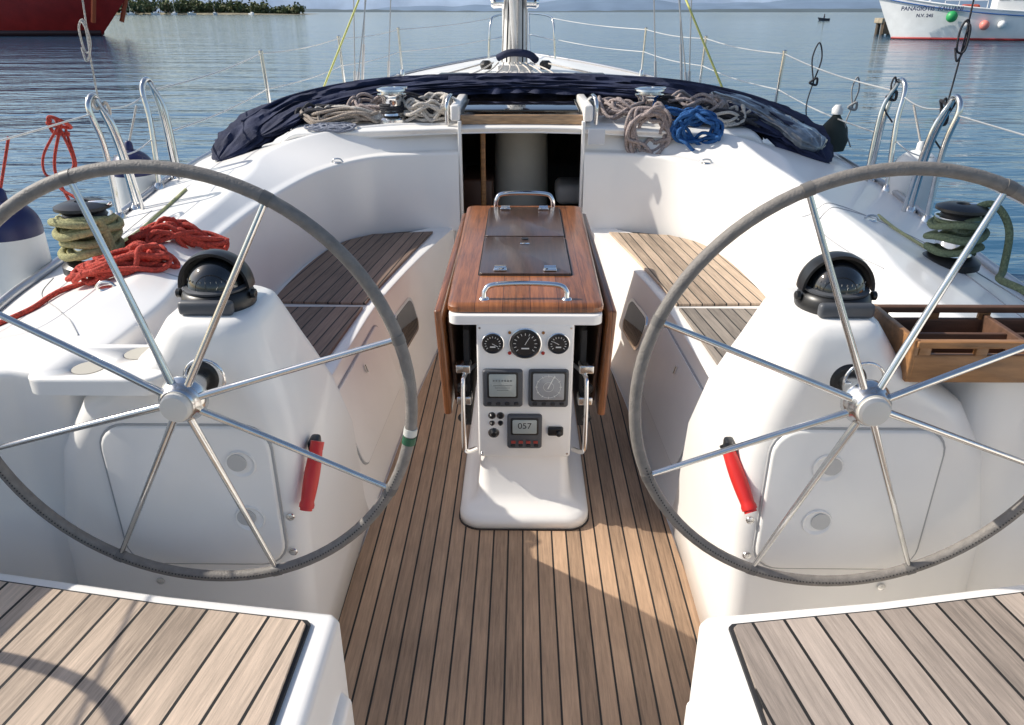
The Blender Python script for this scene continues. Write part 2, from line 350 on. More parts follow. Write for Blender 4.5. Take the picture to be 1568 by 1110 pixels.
mouldings.append(box('cabin_locker',(-.27,4.9,.35),(.2,.5,.55),mat('cabin_locker',(.12,.06,.04),.4),.02))
mouldings.append(box('cabin_cushion',(.30,4.7,.55),(.18,.3,.12),mat('cabin_locker2',(.45,.40,.35),.6),.04))
mouldings.append(box('cabin_grab_post',(-.22,4.45,.75),(.03,.03,.5),cratew,.008))
mouldings.append(box('instruction_plate',(.40,4.185,.945),(.09,.004,.08),mat('plate',(.6,.62,.66),.4),.001))
group('sailboat_cockpit',mouldings,loc=(0,2.5,0))
# ------------------------------------------------------------------ wheels
def wheel(cx,a0,tape=None):
    C=V((cx,1.337,.853)); Rm=.452; P=[]
    rp=[C+V((Rm*math.cos(a),0,Rm*math.sin(a))) for a in [2*math.pi*i/96 for i in range(96)]]
    P.append(tube('rim',rp,.0122,leather,True,14))
    sp=[];bd=[]
    for k in range(8):
        a=R(a0+45*k); d=V((math.cos(a),0,math.sin(a)))
        sp.append(tgeo([C+d*.03+V((0,-.02,0)),C+d*.2+V((0,-.010,0)),C+d*(Rm-.01)],lambda t:.0080-.0022*t,False,10,12))
        arc=[C+V((Rm*math.cos(a+q),0,Rm*math.sin(a+q))) for q in(-.02,-.007,.007,.02)]
        bd.append(tgeo(arc,.0132,False,14))
    P.append(tubes('spokes',sp,steel)); P.append(tubes('rim_bands',bd,mat('band',(.15,.14,.13),.5)))
    st=[]
    for i in range(150):
        a=R(200+i*.93); c=C+V(((Rm-.004)*math.cos(a),-.0115,(Rm-.004)*math.sin(a))); st.append(bgeo(c,(.0022,.003,.0022)))
    P.append(tubes('stitching',st,mat('stitch',(.04,.04,.04),.8)))
    P.append(lathe('hub',[(.044,-.02),(.047,-.012),(.047,.0),(.042,.014),(.037,.02),(.036,.026),(.033,.029)],C+V((0,-.012,0)),steel,40,AFT))
    P.append(lathe('hub_cap',[(.030,0),(.030,.010),(.026,.015),(.01,.017)],C+V((0,-.040,0)),hubw,32,AFT))
    P.append(lathe('shaft',[(.022,-.10),(.022,0)],C,steel,24,AFT))
    P.append(lathe('shaft_flange',[(.040,0),(.040,.006),(.034,.010),(.03,.012)],V((cx,1.428,.853)),black,32,AFT))
    P.append(tube('brake_ring',[V((cx+.02+.040*math.cos(q),1.395,.868+.040*math.sin(q))) for q in [i*math.pi/12 for i in range(24)]],.0035,chrome,True))
    if tape:
        for q0,q1,m in tape:
            arc=[C+V((Rm*math.cos(R(q)),0,Rm*math.sin(R(q)))) for q in(q0,(q0+q1)/2,q1)]
            P.append(tube('rim_tape',arc,.0142,m,False,14))
    group('steering_wheel',P,C)
wheel(-.668,16.4,[(-11,-13.2,mat('green_tape',(.02,.10,.05),.5)),(-8.6,-10.6,mat('white_tape',(.6,.6,.55),.6))])
wheel(.68,23.3)
# ------------------------------------------------------------------ compasses
def compass(x):
    c=V((x,1.555,.97)); P=[]; q_=.86
    def ql(pr): return [(a*q_,b*q_) for a,b in pr]
    P.append(lathe('base',ql([(.09,0),(.092,.012),(.088,.03),(.082,.042),(.074,.046)]),c,black,40))
    P.append(lathe('bezel',ql([(.078,.046),(.08,.052),(.07,.056)]),c,dgrey,40))
    P.append(lathe('dome',ql([(.0705*math.cos(R(a)),.05+.0705*math.sin(R(a))) for a in range(0,90,6)]+[(.0005,.1205)]),c,glassd,40,sharp=None))
    v=[];f=[];nu,nv=28,10
    for sgn,rad in((0,.092),(1,.084)):
        for i in range(nu+1):
            for j in range(nv+1):
                u=math.pi*i/nu; w=R(-14)+ (math.pi/2+R(14))*j/nv
                p=V((rad*math.cos(u)*math.cos(w),rad*math.sin(w),.048+rad*math.sin(u)*math.cos(w)))*q_
                v.append(c+p)
    k=(nu+1)*(nv+1)
    for q in(0,1):
        for i in range(nu):
            for j in range(nv): a=q*k+i*(nv+1)+j; f.append((a,a+1,a+nv+2,a+nv+1))
    for i in range(nu): a=i*(nv+1); f.append((a,a+nv+1,k+a+nv+1,k+a))
    P.append(mesh('hood',v,f,black,40))
    P.append(box('front_lip',c+V((0,-.073,.018)),(.115,.022,.032),dgrey,.009))
    for s in(-1,1): P.append(lathe('thumb_screw',[(.010,0),(.010,.008),(.007,.010)],c+V((s*.077,-.01,.028)),black,16,Matrix.Rotation(R(90)*s,3,'Y')))
    tk=[bgeo(c+V((.0715*math.cos(a)*.80,.0715*math.sin(a)*.80,.066)),(.0014,.0014,.004)) for a in [R(215+11*i) for i in range(11)]]
    P.append(tubes('card_ticks',tk,mat('tick_white',(.25,.25,.24),.5)))
    group('compass',P,c)
compass(-.658); compass(.675)
# ------------------------------------------------------------------ cockpit table with instrument pod
T=[];tx=.015
def tring(z,h,y0,y1,r): return [V((tx+x,y,z)) for x,y in rr(-h,h,y0,y1,r,8)]
T.append(rings('pedestal',[tring(.003,.215,2.036,3.35,.075),tring(.030,.215,2.036,3.35,.075),tring(.042,.208,2.043,3.34,.072),tring(.05,.19,2.06,3.33,.06),tring(.062,.165,2.095,3.3,.05),tring(.09,.155,2.125,3.28,.045),tring(.2,.145,2.16,3.26,.03),tring(.7,.145,2.17,3.25,.025)],gel,sharp=None))
T.append(prism('base_gasket',[(tx+x,y) for x,y in rr(-.219,.219,2.031,3.355,.078,8)],.0035,.008,mat('gasket',(.05,.04,.035),.8),0))
T.append(vpanel('instrument_fascia',tx-.150,tx+.150,.215,.69,.012,2.185,.041,gel2,.006))
T.append(prism('table_flange',[(tx+x,y) for x,y in rr(-.235,.235,2.145,3.4,.03)],.685,.715,gel,.004))
def top(z,dn,y0,y1,r=.035):
    pl=rr(-.24,.24,y0,y1,r,8)
    return [V((tx+x*(1+.09*(y-2.17)/1.3)*(1+dn),y,z)) for x,y in pl]
T.append(rings('table_top',[top(.716,-.04,2.175,3.47),top(.718,0,2.165,3.48),top(.733,0,2.165,3.48),top(.740,-.02,2.172,3.473),top(.743,-.06,2.185,3.46)],varn,sharp=45))
for y0,y1 in((2.445,2.905),(2.915,3.40)):
    T.append(prism('locker_lid_seam',[(tx+x,y) for x,y in rr(-.160,.160,y0-.004,y1+.004,.012)],.7432,.7445,blackm,0))
    T.append(prism('locker_lid',[(tx+x,y) for x,y in rr(-.155,.155,y0,y1,.012)],.7445,.751,varn2,.002))
for s in(-1,1):
    M=Matrix.Rotation(R(3*s),3,'Y')
    T.append(box('folding_leaf',(tx+s*.262,2.83,.525),(.026,1.26,.37),varn,.008,M))
    T.append(box('leaf_inner',(tx+s*.235,2.80,.52),(.012,1.1,.30),crated,.004,M))
    x=tx+s*.185
    T.append(tube('side_grab_rail',[(x-s*.02,2.30,.48),(x+s*.01,2.22,.48),(x+s*.015,2.19,.44),(x+s*.015,2.17,.26),(x+s*.01,2.18,.215),(x-s*.02,2.22,.20)],.008,chrome,n=40))
    for z in(.50,.385): T.append(box('leaf_bracket',(tx+s*.20,2.24,z),(.05,.05,.03),steel,.005))
    T.append(lathe('leaf_knob',[(.016,0),(.018,.01),(.012,.02)],(tx+s*.205,2.212,.44),black,18,AFT))
    T.append(lathe('leaf_knob',[(.014,0),(.016,.01),(.01,.018)],(tx+s*.205,2.212,.33),black,18,AFT))
    T.append(box('leaf_gap_dark',(tx+s*.19,2.5,.45),(.02,.5,.35),blackm,.003))  # matt black sheet put in for the dark recess between leaf and pedestal
    for y in(2.50,3.38):
        T.append(box('hinge',(tx+s*.085,y-.02,.755),(.045,.03,.007),chrome,.003)); T.append(lathe('hinge_pin',[(.007,-.02),(.007,.02)],(tx+s*.085,y-.005,.757),chrome,12,Matrix.Rotation(R(90),3,'Y')))
T.append(tube('grab_rail',[(tx-.128,2.215,.744),(tx-.125,2.22,.768),(tx-.10,2.225,.785),(tx,2.23,.789),(tx+.10,2.225,.785),(tx+.125,2.22,.768),(tx+.128,2.215,.744)],.0085,chrome,n=50))
T.append(tube('grab_rail_fwd',[(tx-.13,3.43,.744),(tx-.125,3.43,.78),(tx-.10,3.435,.802),(tx,3.44,.806),(tx+.10,3.435,.802),(tx+.125,3.43,.78),(tx+.13,3.43,.744)],.0095,chrome,n=50))
for x in(-.128,.128): T.append(lathe('rail_foot',[(.016,0),(.014,.004),(.01,.006)],(tx+x,2.215,.743),chrome,18))
T.append(lathe('lid_latch',[(.014,0),(.014,.003),(.006,.004)],(tx,2.87,.751),black,20)); T.append(box('lid_latch_plate',(tx,2.80,.753),(.035,.02,.004),chrome,.001))
# instruments
I=[];yf=2.144
facd=mat('dial_face',(.02,.02,.022),.3); wht=mat('dial_white',(.75,.75,.72),.5)
for dx,r in((-.1,.033),(0,.048),(.102,.033)):
    c=V((tx+dx,yf,.625)); I.append(lathe('gauge_bezel',[(r,0),(r,.008),(r*.92,.012),(r*.84,.009),(r*.84,.006)],c,black,36,AFT))
    I.append(lathe('gauge_chrome',[(r*1.06,0),(r*1.06,.003),(r*.98,.005)],c,chrome,36,AFT))
    I.append(lathe('gauge_face',[(r*.83,.0),(r*.83,.0075),(.001,.0076)],c,facd,36,AFT))
    tk=[]
    for i in range(13):
        a=R(-40+260/12*i); Mx=Matrix.Rotation(-a,3,'Y'); p=c+V((r*.68*math.cos(a),-.0085,r*.68*math.sin(a))); tk.append(bgeo(p,(r*.16,.001,.0016),Mx))
    a=R(60+dx*900); tk.append(bgeo(c+V((r*.25*math.cos(a),-.0088,r*.25*math.sin(a))),(r*.6,.001,.0016),Matrix.Rotation(-a,3,'Y')))
    tk.append(bgeo(c+V((0,-.0085,-r*.3)),(r*.5,.001,.004)))
    I.append(tubes('gauge_ticks',tk,wht))
def disp(cx,cz,w,h,sw,sh,up,name,face,nb,txt=None):
    x0,x1=tx+cx-w/2,tx+cx+w/2
    I.append(vpanel(name,x0,x1,cz-h/2,cz+h/2,.01,yf,.016,dgrey,.004))
    I.append(vpanel(name+'_frame',tx+cx-sw/2-.006,tx+cx+sw/2+.006,cz+up-sh/2-.006,cz+up+sh/2+.006,.006,yf-.0155,.0025,black,.001))
    I.append(vpanel(name+'_screen',tx+cx-sw/2,tx+cx+sw/2,cz+up-sh/2,cz+up+sh/2,.005,yf-.018,.001,face,.0004))
    for i in range(nb):
        bx=tx+cx+(i-(nb-1)/2)*w*.8/max(nb-1,1)*.85
        I.append(vpanel(name+'_button',bx-.007,bx+.007,cz-h/2+.008,cz-h/2+.018,.003,yf-.0155,.003,blackm,.001))
    if txt:
        cu=bpy.data.curves.new('t','FONT'); cu.body=txt; cu.size=.03; cu.align_x='CENTER'; cu.align_y='CENTER'; o=bpy.data.objects.new('t',cu); sc.collection.objects.link(o)
        o.rotation_euler=(R(90),0,0); o.location=(tx+cx,yf-.0195,cz+up+.003); bpy.context.view_layer.update()
        me=bpy.data.meshes.new_from_object(o.evaluated_get(bpy.context.evaluated_depsgraph_get())); me.transform(o.matrix_world); bpy.data.objects.remove(o)
        me.materials.clear(); me.materials.append(blackm); o=bpy.data.objects.new(name+'_digits',me); sc.collection.objects.link(o); I.append(o)
disp(-.07,.474,.126,.128,.085,.078,.014,'depth_display',lcd,4)
disp(.074,.474,.126,.128,.098,.092,.010,'wind_display',mat('wind_face',(.33,.34,.35),.2,coat=.5),4)
c=V((tx+.074,yf-.0195,.484))
I.append(tube('wind_ring',[c+V((.038*math.cos(q),0,.038*math.sin(q))) for q in [i*math.pi/18 for i in range(36)]],.0008,wht,True,6))
I.append(tube('wind_ring_inner',[c+V((.016*math.cos(q),0,.016*math.sin(q))) for q in [i*math.pi/12 for i in range(24)]],.0007,wht,True,6))
I.append(tubes('wind_ticks',[bgeo(c+V((.038*math.cos(q),0,.038*math.sin(q))),(.008,.0008,.0015),Matrix.Rotation(-q,3,'Y')) for q in [i*math.pi/6 for i in range(12)]]+[bgeo(c+V((.008,0,.016)),(.003,.001,.05),Matrix.Rotation(R(25),3,'Y'))],wht))
I.append(tubes('depth_segments',[bgeo((tx-.098+.009*i,yf-.0195,.505),(.005,.0006,.006)) for i in range(7)]+[bgeo((tx-.07,yf-.0195,.488-.008*j),(.06-.012*j,.0006,.0014)) for j in range(3)],mat('lcd_ink',(.16,.18,.18),.5)))
disp(0,.318,.112,.122,.078,.05,.022,'autopilot_display',lcd,4,'057')
I.append(tubes('autopilot_keys',[bgeo((tx+x,yf-.0175,.283),(.014,.004,.009)) for x in(-.036,-.012,.012,.036)],mat('keys_red',(.35,.05,.04),.5)))
for x,z,r in((-.105,.372,.011),(-.078,.372,.011),(-.105,.345,.008),(-.078,.345,.008),(-.10,.308,.016)):
    I.append(lathe('switch',[(r,0),(r,.006),(r*.6,.012),(r*.5,.014)],(tx+x,yf,z),black,20,AFT)); I.append(lathe('switch_ring',[(r*1.2,0),(r*1.15,.002)],(tx+x,yf,z),chrome,20,AFT))
I.append(box('throttle_socket',(tx+.10,yf-.006,.318),(.05,.014,.032),black,.006)); I.append(lathe('throttle_key',[(.008,0),(.008,.02),(.004,.022)],(tx+.11,yf-.01,.318),black,16,AFT))
for x in(-.048,.055): I.append(lathe('warning_lamp',[(.006,0),(.005,.004)],(tx+x,yf,.592),mat('lamp_red',(.4,.03,.02),.3),14,AFT)); I.append(lathe('warning_lamp',[(.005,0),(.004,.004)],(tx+x,yf,.660),mat('lamp_amber',(.3,.12,.02),.3),14,AFT))
for x in(-.14,.14):
    for z in(.23,.675): I.append(lathe('fascia_screw',[(.004,0),(.003,.002)],(tx+x,yf,z),steel,10,AFT))
group('cockpit_table',T,(tx,2.8,0)); group('instrument_panel',I)
# ------------------------------------------------------------------ winch handles in pockets
def whandle(a,b,s):
    a,b=V(a),V(b); P=[tube('grip',[a,a.lerp(b,.25),a.lerp(b,.5),a.lerp(b,.75),b],lambda t:.0138+.004*math.sin(math.pi*t)+(.003 if t>.9 else 0),red,seg=18,n=20)]
    P.append(tube('grip_end',[b,b+(b-a).normalized()*.006],.014,red,seg=18))
    P.append(tube('socket',[a+(a-b).normalized()*.010,a+(b-a).normalized()*.008],.0155,red if s<0 else black,seg=16))
    P.append(box('bracket',a+V((s*.014,.03,-.012)),(.024,.045,.03),black,.008))
    group('winch_handle',P)
whandle((-.464,1.49,.650),(-.484,1.42,.528),-1); whandle((.472,1.49,.65),(.512,1.40,.545),1)
# ------------------------------------------------------------------ wooden tray
P=[];x0,x1,y0,y1=.80,1.30,1.42,1.62
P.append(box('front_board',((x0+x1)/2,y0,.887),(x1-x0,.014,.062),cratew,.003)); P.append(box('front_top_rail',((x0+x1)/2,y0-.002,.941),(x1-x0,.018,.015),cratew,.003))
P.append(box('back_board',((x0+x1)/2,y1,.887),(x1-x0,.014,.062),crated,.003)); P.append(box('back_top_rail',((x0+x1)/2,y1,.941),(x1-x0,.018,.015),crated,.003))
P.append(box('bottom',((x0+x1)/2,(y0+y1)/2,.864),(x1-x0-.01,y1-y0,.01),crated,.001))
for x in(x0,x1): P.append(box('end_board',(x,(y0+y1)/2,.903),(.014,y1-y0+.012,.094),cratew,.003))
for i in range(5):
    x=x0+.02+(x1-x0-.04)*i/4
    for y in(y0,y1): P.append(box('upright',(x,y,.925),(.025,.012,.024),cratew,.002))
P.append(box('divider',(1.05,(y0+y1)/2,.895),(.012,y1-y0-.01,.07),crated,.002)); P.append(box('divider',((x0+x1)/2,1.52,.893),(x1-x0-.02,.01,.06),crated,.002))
group('wooden_tray',P)
# ------------------------------------------------------------------ winches
def winch(x,y,sc_=1,ropem=None,turns=4,r=.006,nm='winch',hz=1.,bul=.022):
    z=drop(x,y)-.004; q=sc_; h=q*hz
    P=[lathe('base',[(.088*q,0),(.088*q,.02*h),(.075*q,.03*h),(.06*q,.04*h)],(x,y,z),steel if not ropem else black,36),
       lathe('drum',[(.058*q,.038*h),(.052*q,.06*h),(.052*q,.12*h),(.058*q,.140*h),(.07*q,.15*h),(.072*q,.158*h)],(x,y,z),chrome,36),
       lathe('self_tailer',[(.06*q,.158*h),(.055*q,.166*h),(.06*q,.172*h),(.075*q,.178*h),(.074*q,.186*h),(.05*q,.195*h),(.02*q,.197*h),(.018*q,.19*h)],(x,y,z),steel if not ropem else black,36),
       box('feeder_arm',(x+.05*q,y,z+.192*h),(.06*q,.02*q,.012*q),chrome,.004)]
    if ropem:
        n=turns*20; pts=[]
        for i in range(n):
            t=i/n; a=2*math.pi*turns*t+random.uniform(-.02,.02); rr_=.062*q+.010*math.sin(t*9+x)+bul*(1-abs(2*t-1)); pts.append(V((x+rr_*math.cos(a),y+rr_*math.sin(a),z+.035*q+.12*q*((t*2.3)%1 if t<.87 else t)+.006*math.sin(a*2+t*30))))
        P.append(tube('rope_turns',pts,r,ropem,seg=8,n=n*2))
    else:
        pts=[(x+.062*q*math.cos(i*.5),y+.062*q*math.sin(i*.5),z+.05*h+.0009*i*q) for i in range(48)]
        P.append(tube('rope_turns',pts,.006,darkrope,seg=6))
    group(nm,P)
    return z
winch(-1.38,2.36,1.12,oliverope,9,.0125); winch(1.43,2.46,1.05,greenrope,7,.0105,bul=.016)
winch(-.715,4.40,1.1,hz=.85); winch(.70,4.40,1.1,hz=.85)
# ------------------------------------------------------------------ ropes
def coil(c,rx,ry,turns,r,m,h=.05,jit=.18,name='coiled_rope',tail=None,vertical=False,seed=0,rot=0):
    rnd=random.Random(seed); pts=[];n=turns*9; ox=oy=0
    for i in range(n):
        a=2*math.pi*i/9+rnd.uniform(-.12,.12); k=1-abs(rnd.gauss(0,jit)); ox=ox*.8+rnd.uniform(-1,1)*rx*.1; oy=oy*.8+rnd.uniform(-1,1)*ry*.1
        px,py=rx*k*math.cos(a)+ox,ry*k*math.sin(a)+oy
        px,py=px*math.cos(rot)-py*math.sin(rot),px*math.sin(rot)+py*math.cos(rot)
        if vertical: p=V((c[0]+px,c[1]-r-abs(rnd.gauss(0,h*.5)),c[2]+py))
        else:
            x,y=c[0]+px,c[1]+py; p=V((x,y,max(drop(x,y),0)+r+rnd.random()*h*(1.1-.5*k)))
        pts.append(p)
    if tail: pts+=[V(t) if len(t)==3 else V((t[0],t[1],drop(*t)+r)) for t in tail]
    return tube(name,pts,r,m,seg=7,n=len(pts)*5)
coil((-1.20,2.18),.15,.085,10,.0085,redrope,.07,.25,'red_rope',[(-1.35,2.15),(-1.40,2.02),(-1.46,1.96),(-1.52,1.88)],seed=4,rot=.3)
group('red_rope_bundle',[coil((-1.15,2.48),.16,.06,8,.0085,redrope,.07,.3,'loops',[(-1.25,2.38),(-1.2,2.3)],seed=9,rot=.5)])
pg=mat('pink_grey_rope',(.46,.38,.36),.9,var=.5,vs=150,bump=.8,bs=260)
ps=[coil((-.98,4.40),.24,.09,8,.009,tanrope,.10,seed=1,name='rope_tan',tail=[(-.8,4.5),(-.72,4.48)]),
    coil((-.53,4.42),.14,.12,10,.009,whiterope,.17,seed=2,name='rope_white',tail=[(-.45,4.6),(-.4,4.9)]),
    coil((-.88,4.42),.25,.08,7,.009,whiterope,.12,seed=3,name='rope_white_b'),
    coil((-1.08,4.42),.18,.07,6,.009,darkrope,.12,seed=5,name='rope_dark'),
    coil((-.60,4.48),.18,.10,6,.008,darkrope,.17,seed=6,name='rope_dark_b'),
    coil((-.80,4.46),.16,.09,6,.009,pg,.16,seed=26,name='rope_pink')]
group('halyard_ropes',ps)
coil((-1.04,4.26),.14,.045,8,.0062,mat('grey_blue_rope',(.25,.27,.33),.9,var=.5,vs=150),.02,.4,'spiral_coiled_rope',seed=7)
coil((.68,4.255,.955),.12,.155,11,.0095,pg,.05,.22,'hanging_coiled_rope',vertical=True,seed=11)
coil((.93,4.22,.985),.13,.095,13,.0095,bluerope,.06,.25,'blue_coiled_rope',vertical=True,seed=12,rot=-.2)
ps=[coil((.56,4.42),.15,.11,8,.009,pg,.15,seed=13,name='rope_tan'),coil((.98,4.44),.17,.10,9,.0095,pg,.20,seed=14,name='rope_pink'),
    coil((.84,4.46),.18,.10,7,.009,darkrope,.17,seed=15,name='rope_dark'),coil((.88,4.36),.13,.08,6,.009,bluerope,.14,seed=16,name='rope_blue'),coil((1.16,4.40),.2,.09,9,.0095,darkrope,.12,seed=17,name='rope_dark_b'),coil((1.10,4.36),.16,.07,5,.0085,whiterope,.13,seed=19,name='rope_white')]
group('halyard_ropes',ps)
rl=[tgeo([(-1.76,3.0,1.17),(-1.80,2.95,1.0),(-1.74,2.9,.86),(-1.77,2.86,.80)],.006,n=30),tgeo([(-1.78,3.0,1.18),(-1.72,2.95,1.02),(-1.77,2.9,.95),(-1.69,2.87,.90)],.006,n=30),
    tgeo([(-1.79,2.98,1.175),(-1.81,3.0,1.16),(-1.76,3.05,1.14),(-1.74,2.98,1.17),(-1.78,2.96,1.19),(-1.80,3.0,1.13),(-1.75,3.02,1.12)],.007,n=60),
    tgeo([(-1.76,2.98,1.16),(-1.82,2.93,1.05),(-1.80,2.9,.98),(-1.72,2.95,1.0),(-1.75,3.0,1.14)],.005,n=30)]
group('red_mooring_line',[tubes('line',rl,redrope)])
def onddeck(pts,r): return [V((a,b,drop(a,b)+r)) for a,b in pts]
tube('yellow_strap',onddeck([(-1.46,2.55),(-1.43,2.75),(-1.47,3.0),(-1.5,3.2),(-1.55,3.5)],.006),.007,mat('strap_olive',(.40,.41,.2),.8,var=.3,vs=90),n=30,seg=6)
tube('green_genoa_sheet',[(1.43,2.46,.95),(1.51,2.44,.99),(1.56,2.4,.92),(1.545,2.35,.80),(1.51,2.3,.785),(1.52,2.2,.785),(1.56,2.1,.76),(1.59,1.95,.75)],.0115,greenrope,n=60,seg=10)
tube('yellow_strap',onddeck([(1.42,2.6),(1.40,2.8),(1.42,3.0)],.006),.006,mat('strap_olive2',(.38,.40,.22),.8),n=20,seg=6)
# ------------------------------------------------------------------ spray hood (folded)
def canvas(path,ra,rb,n=260,seg=48,seed=0,fold=1.):
    P=cr(path,n); v=[]; Ltot=sum((P[i+1]-P[i]).length for i in range(n-1))
    for i in range(n):
        t=(P[min(i+1,n-1)]-P[max(i-1,0)]); t.z=0; t.normalize(); sd=V((t.y,-t.x,0)); u=i/(n-1)
        end=min(1,u*14,(1-u)*14)**.5+.05; s_=u*Ltot
        for j in range(seg):
            a=2*math.pi*j/seg; ca,sa=math.cos(a),math.sin(a)
            sq=(abs(ca)**3+abs(sa)**3)**(-1/3)
            d=(sd*ca*ra(u)+V((0,0,1))*sa*rb(u))*sq
            n1=1-abs(noise.noise(V((s_*1.6+seed,ca*3.2,sa*3.2))))*2
            n2=1-abs(noise.noise(V((s_*5+seed,ca*2.0+s_*2,sa*2.0))))*2
            v.append(P[i]+d*end*(1+(n1-.6)*.38*fold+(n2-.6)*.2*fold))
    f=[(i*seg+j,i*seg+(j+1)%seg,(i+1)*seg+(j+1)%seg,(i+1)*seg+j) for i in range(n-1) for j in range(seg)]+[tuple(range(seg)),tuple((n-1)*seg+j for j in range(seg))]
    return v,f
hp=[(-1.62,4.12,.83),(-1.52,4.35,.93),(-1.34,4.62,1.03),(-.95,4.88,1.10),(-.45,5.0,1.125),(0,5.02,1.13)]
hp=hp+[(-x,y,z) for x,y,z in reversed(hp[:-1])]
v,f=canvas(hp,lambda u:.145-.03*math.sin(math.pi*u),lambda u:.060,fold=1.15)
s1=mesh('folded_canvas',v,f,navy,50)
hp2=[(x*.94,y-.10,z+.005) for x,y,z in hp]
v,f=canvas(hp2[1:-1],lambda u:.07+.05*abs(2*u-1),lambda u:.034,seed=7); s2=mesh('folded_canvas_inner',v,f,navy,50)
v=[];nx,nz=120,12
for i in range(nx+1):
    for j in range(nz+1):
        x=-.45+.90*i/nx; q=j/nz; y=4.95-.13*q+.022*math.sin(x*38+2*math.sin(x*9))*q+.02*noise.noise(V((x*8,q*2,0))); z=1.195-.085*q-.012*q*abs(math.sin(x*3.7)); v.append(V((x,y,z)))
f=[(i*(nz+1)+j,i*(nz+1)+j+1,(i+1)*(nz+1)+j+1,(i+1)*(nz+1)+j) for i in range(nx) for j in range(nz)]
s3=mesh('apron',v,f,navy,None)
s4=tube('hood_frame',[V((x*1.02,y+.02,z+.065)) for x,y,z in hp[1:-1]],.011,navy,n=80)
v,f=canvas([(1.1,4.72,1.10),(1.3,4.55,1.05),(1.48,4.32,.96),(1.58,4.15,.89)],lambda u:.09,lambda u:.04,seed=3,fold=.9)
s5=mesh('clear_window_folded',v,f,mat('clear_vinyl',(.14,.17,.20),.08,coat=1,var=.8,vs=14),None)
group('folded_spray_hood',[s1,s2,s3,s4,s5])
# ------------------------------------------------------------------ rails, stanchions, lifelines
def gx(y):
    pts=[(p[1],-p[0],p[2]) for p in Gg[:12]]+[(ys[i],gw[i],gz[i]) for i in range(2,9)]
    for a,b in zip(pts,pts[1:]):
        if a[0]<=y<=b[0]: t=(y-a[0])/(b[0]-a[0]); return a[1]+(b[1]-a[1])*t,a[2]+(b[2]-a[2])*t
    return pts[0][1],pts[0][2]
for s in(-1,1):
    for y0,w,lean in((3.28,.10,-.04),(3.86,.13,.03)):
        x,z=gx(y0); x=(x-.03)*s; h=.5
        P=[tube('gate_frame',[(x,y0-w*.7,z),(x,y0-w*.5+lean*.5,z+h*.6),(x+s*.02,y0-w*.45+lean,z+h-.05),(x+s*.02,y0-w*.2+lean,z+h),(x+s*.02,y0+w*.2+lean,z+h),(x+s*.02,y0+w*.45+lean,z+h-.05),(x,y0+w*.6+lean*.5,z+h*.6),(x,y0+w*.9,z)],.0125,steel,n=60)]
        P.append(tube('inner_leg',[(x-s*.06,y0+.03,z),(x-s*.035,y0+.03+lean,z+h*.7),(x+s*.015,y0+.02+lean,z+h-.01)],.010,steel,n=20))
        P.append(lathe('foot',[(.03,0),(.028,.02),(.016,.04)],(x,y0-w*.7,z-.005),steel,18)); P.append(lathe('foot',[(.03,0),(.028,.02),(.016,.04)],(x,y0+w*.9,z-.005),steel,18))
        group('gate_stanchion',P)
    st=[5.6,7.5,9.3]; tops=[];lows=[]
    x,z=gx(3.95); tops.append((s*(x-.02),3.97,z+.45)); lows.append((s*(x-.03),3.97,z+.24))
    for y in st:
        x,z=gx(y); x=(x-.05)*s
        group('stanchion',[tube('post',[(x,y,z),(x+s*.02,y,z+.5)],.0125,steel),lathe('socket',[(.026,0),(.024,.05),(.016,.07)],(x,y,z),steel,16),lathe('cap',[(.016,-.01),(.016,.01),(.008,.016)],(x+s*.02,y,z+.5),steel,12)])
        tops.append((x+s*.02,y,z+.49)); lows.append((x+s*.01,y,z+.26))
    tops.append((s*.42,11.4,1.47)); lows.append((s*.5,11.3,1.2))
    def sag(a,b): a,b=V(a),V(b); return [a.lerp(b,t/8)-V((0,0,.02*math.sin(math.pi*t/8))) for t in range(9)]
    ww=mat('lifeline_wire',(.62,.62,.6),.4,.5)
    g=[]
    for L_ in(tops,lows):
        for a,b in zip(L_,L_[1:]): g.append(tgeo(sag(a,b),.0045,seg=6))
    x,z=gx(3.2)
    for a,b in(((s*1.75,3.2,z+.44),(s*1.50,.2,1.22)),((s*1.75,3.2,z+.24),(s*1.47,.2,.98)),((s*1.77,3.35,z+.45),(s*1.81,3.8,z+.45)),((s*1.77,3.35,z+.25),(s*1.81,3.8,z+.25))): g.append(tgeo(sag(a,b),.0035,seg=6))
    group('lifeline',[tubes('wires',g,ww)])
    group('pushpit_rail',[tube('rail',[(s*1.45,1.1,.7),(s*1.5,1.0,1.2),(s*1.5,.3,1.26),(s*1.45,-.25,1.26),(s*1.45,-.3,.72)],.0125,steel,n=50),tube('mid_rail',[(s*1.48,1.0,.98),(s*1.5,.3,1.0),(s*1.45,-.28,1.0)],.010,steel,n=20)])
pp=[tgeo([(-.46,11.3,.95),(-.43,11.35,1.4),(-.36,11.6,1.5),(-.1,12.3,1.53),(.1,12.3,1.53),(.36,11.6,1.5),(.43,11.35,1.4),(.46,11.3,.95)],.014,n=60),tgeo([(-.1,12.25,1.53),(-.12,12.1,.98)],.013),tgeo([(.1,12.25,1.53),(.12,12.1,.98)],.013),tgeo([(-.45,11.3,1.2),(-.1,12.2,1.25),(.1,12.2,1.25),(.45,11.3,1.2)],.010,n=30)]
group('bow_pulpit',[tubes('rails',pp,steel)])
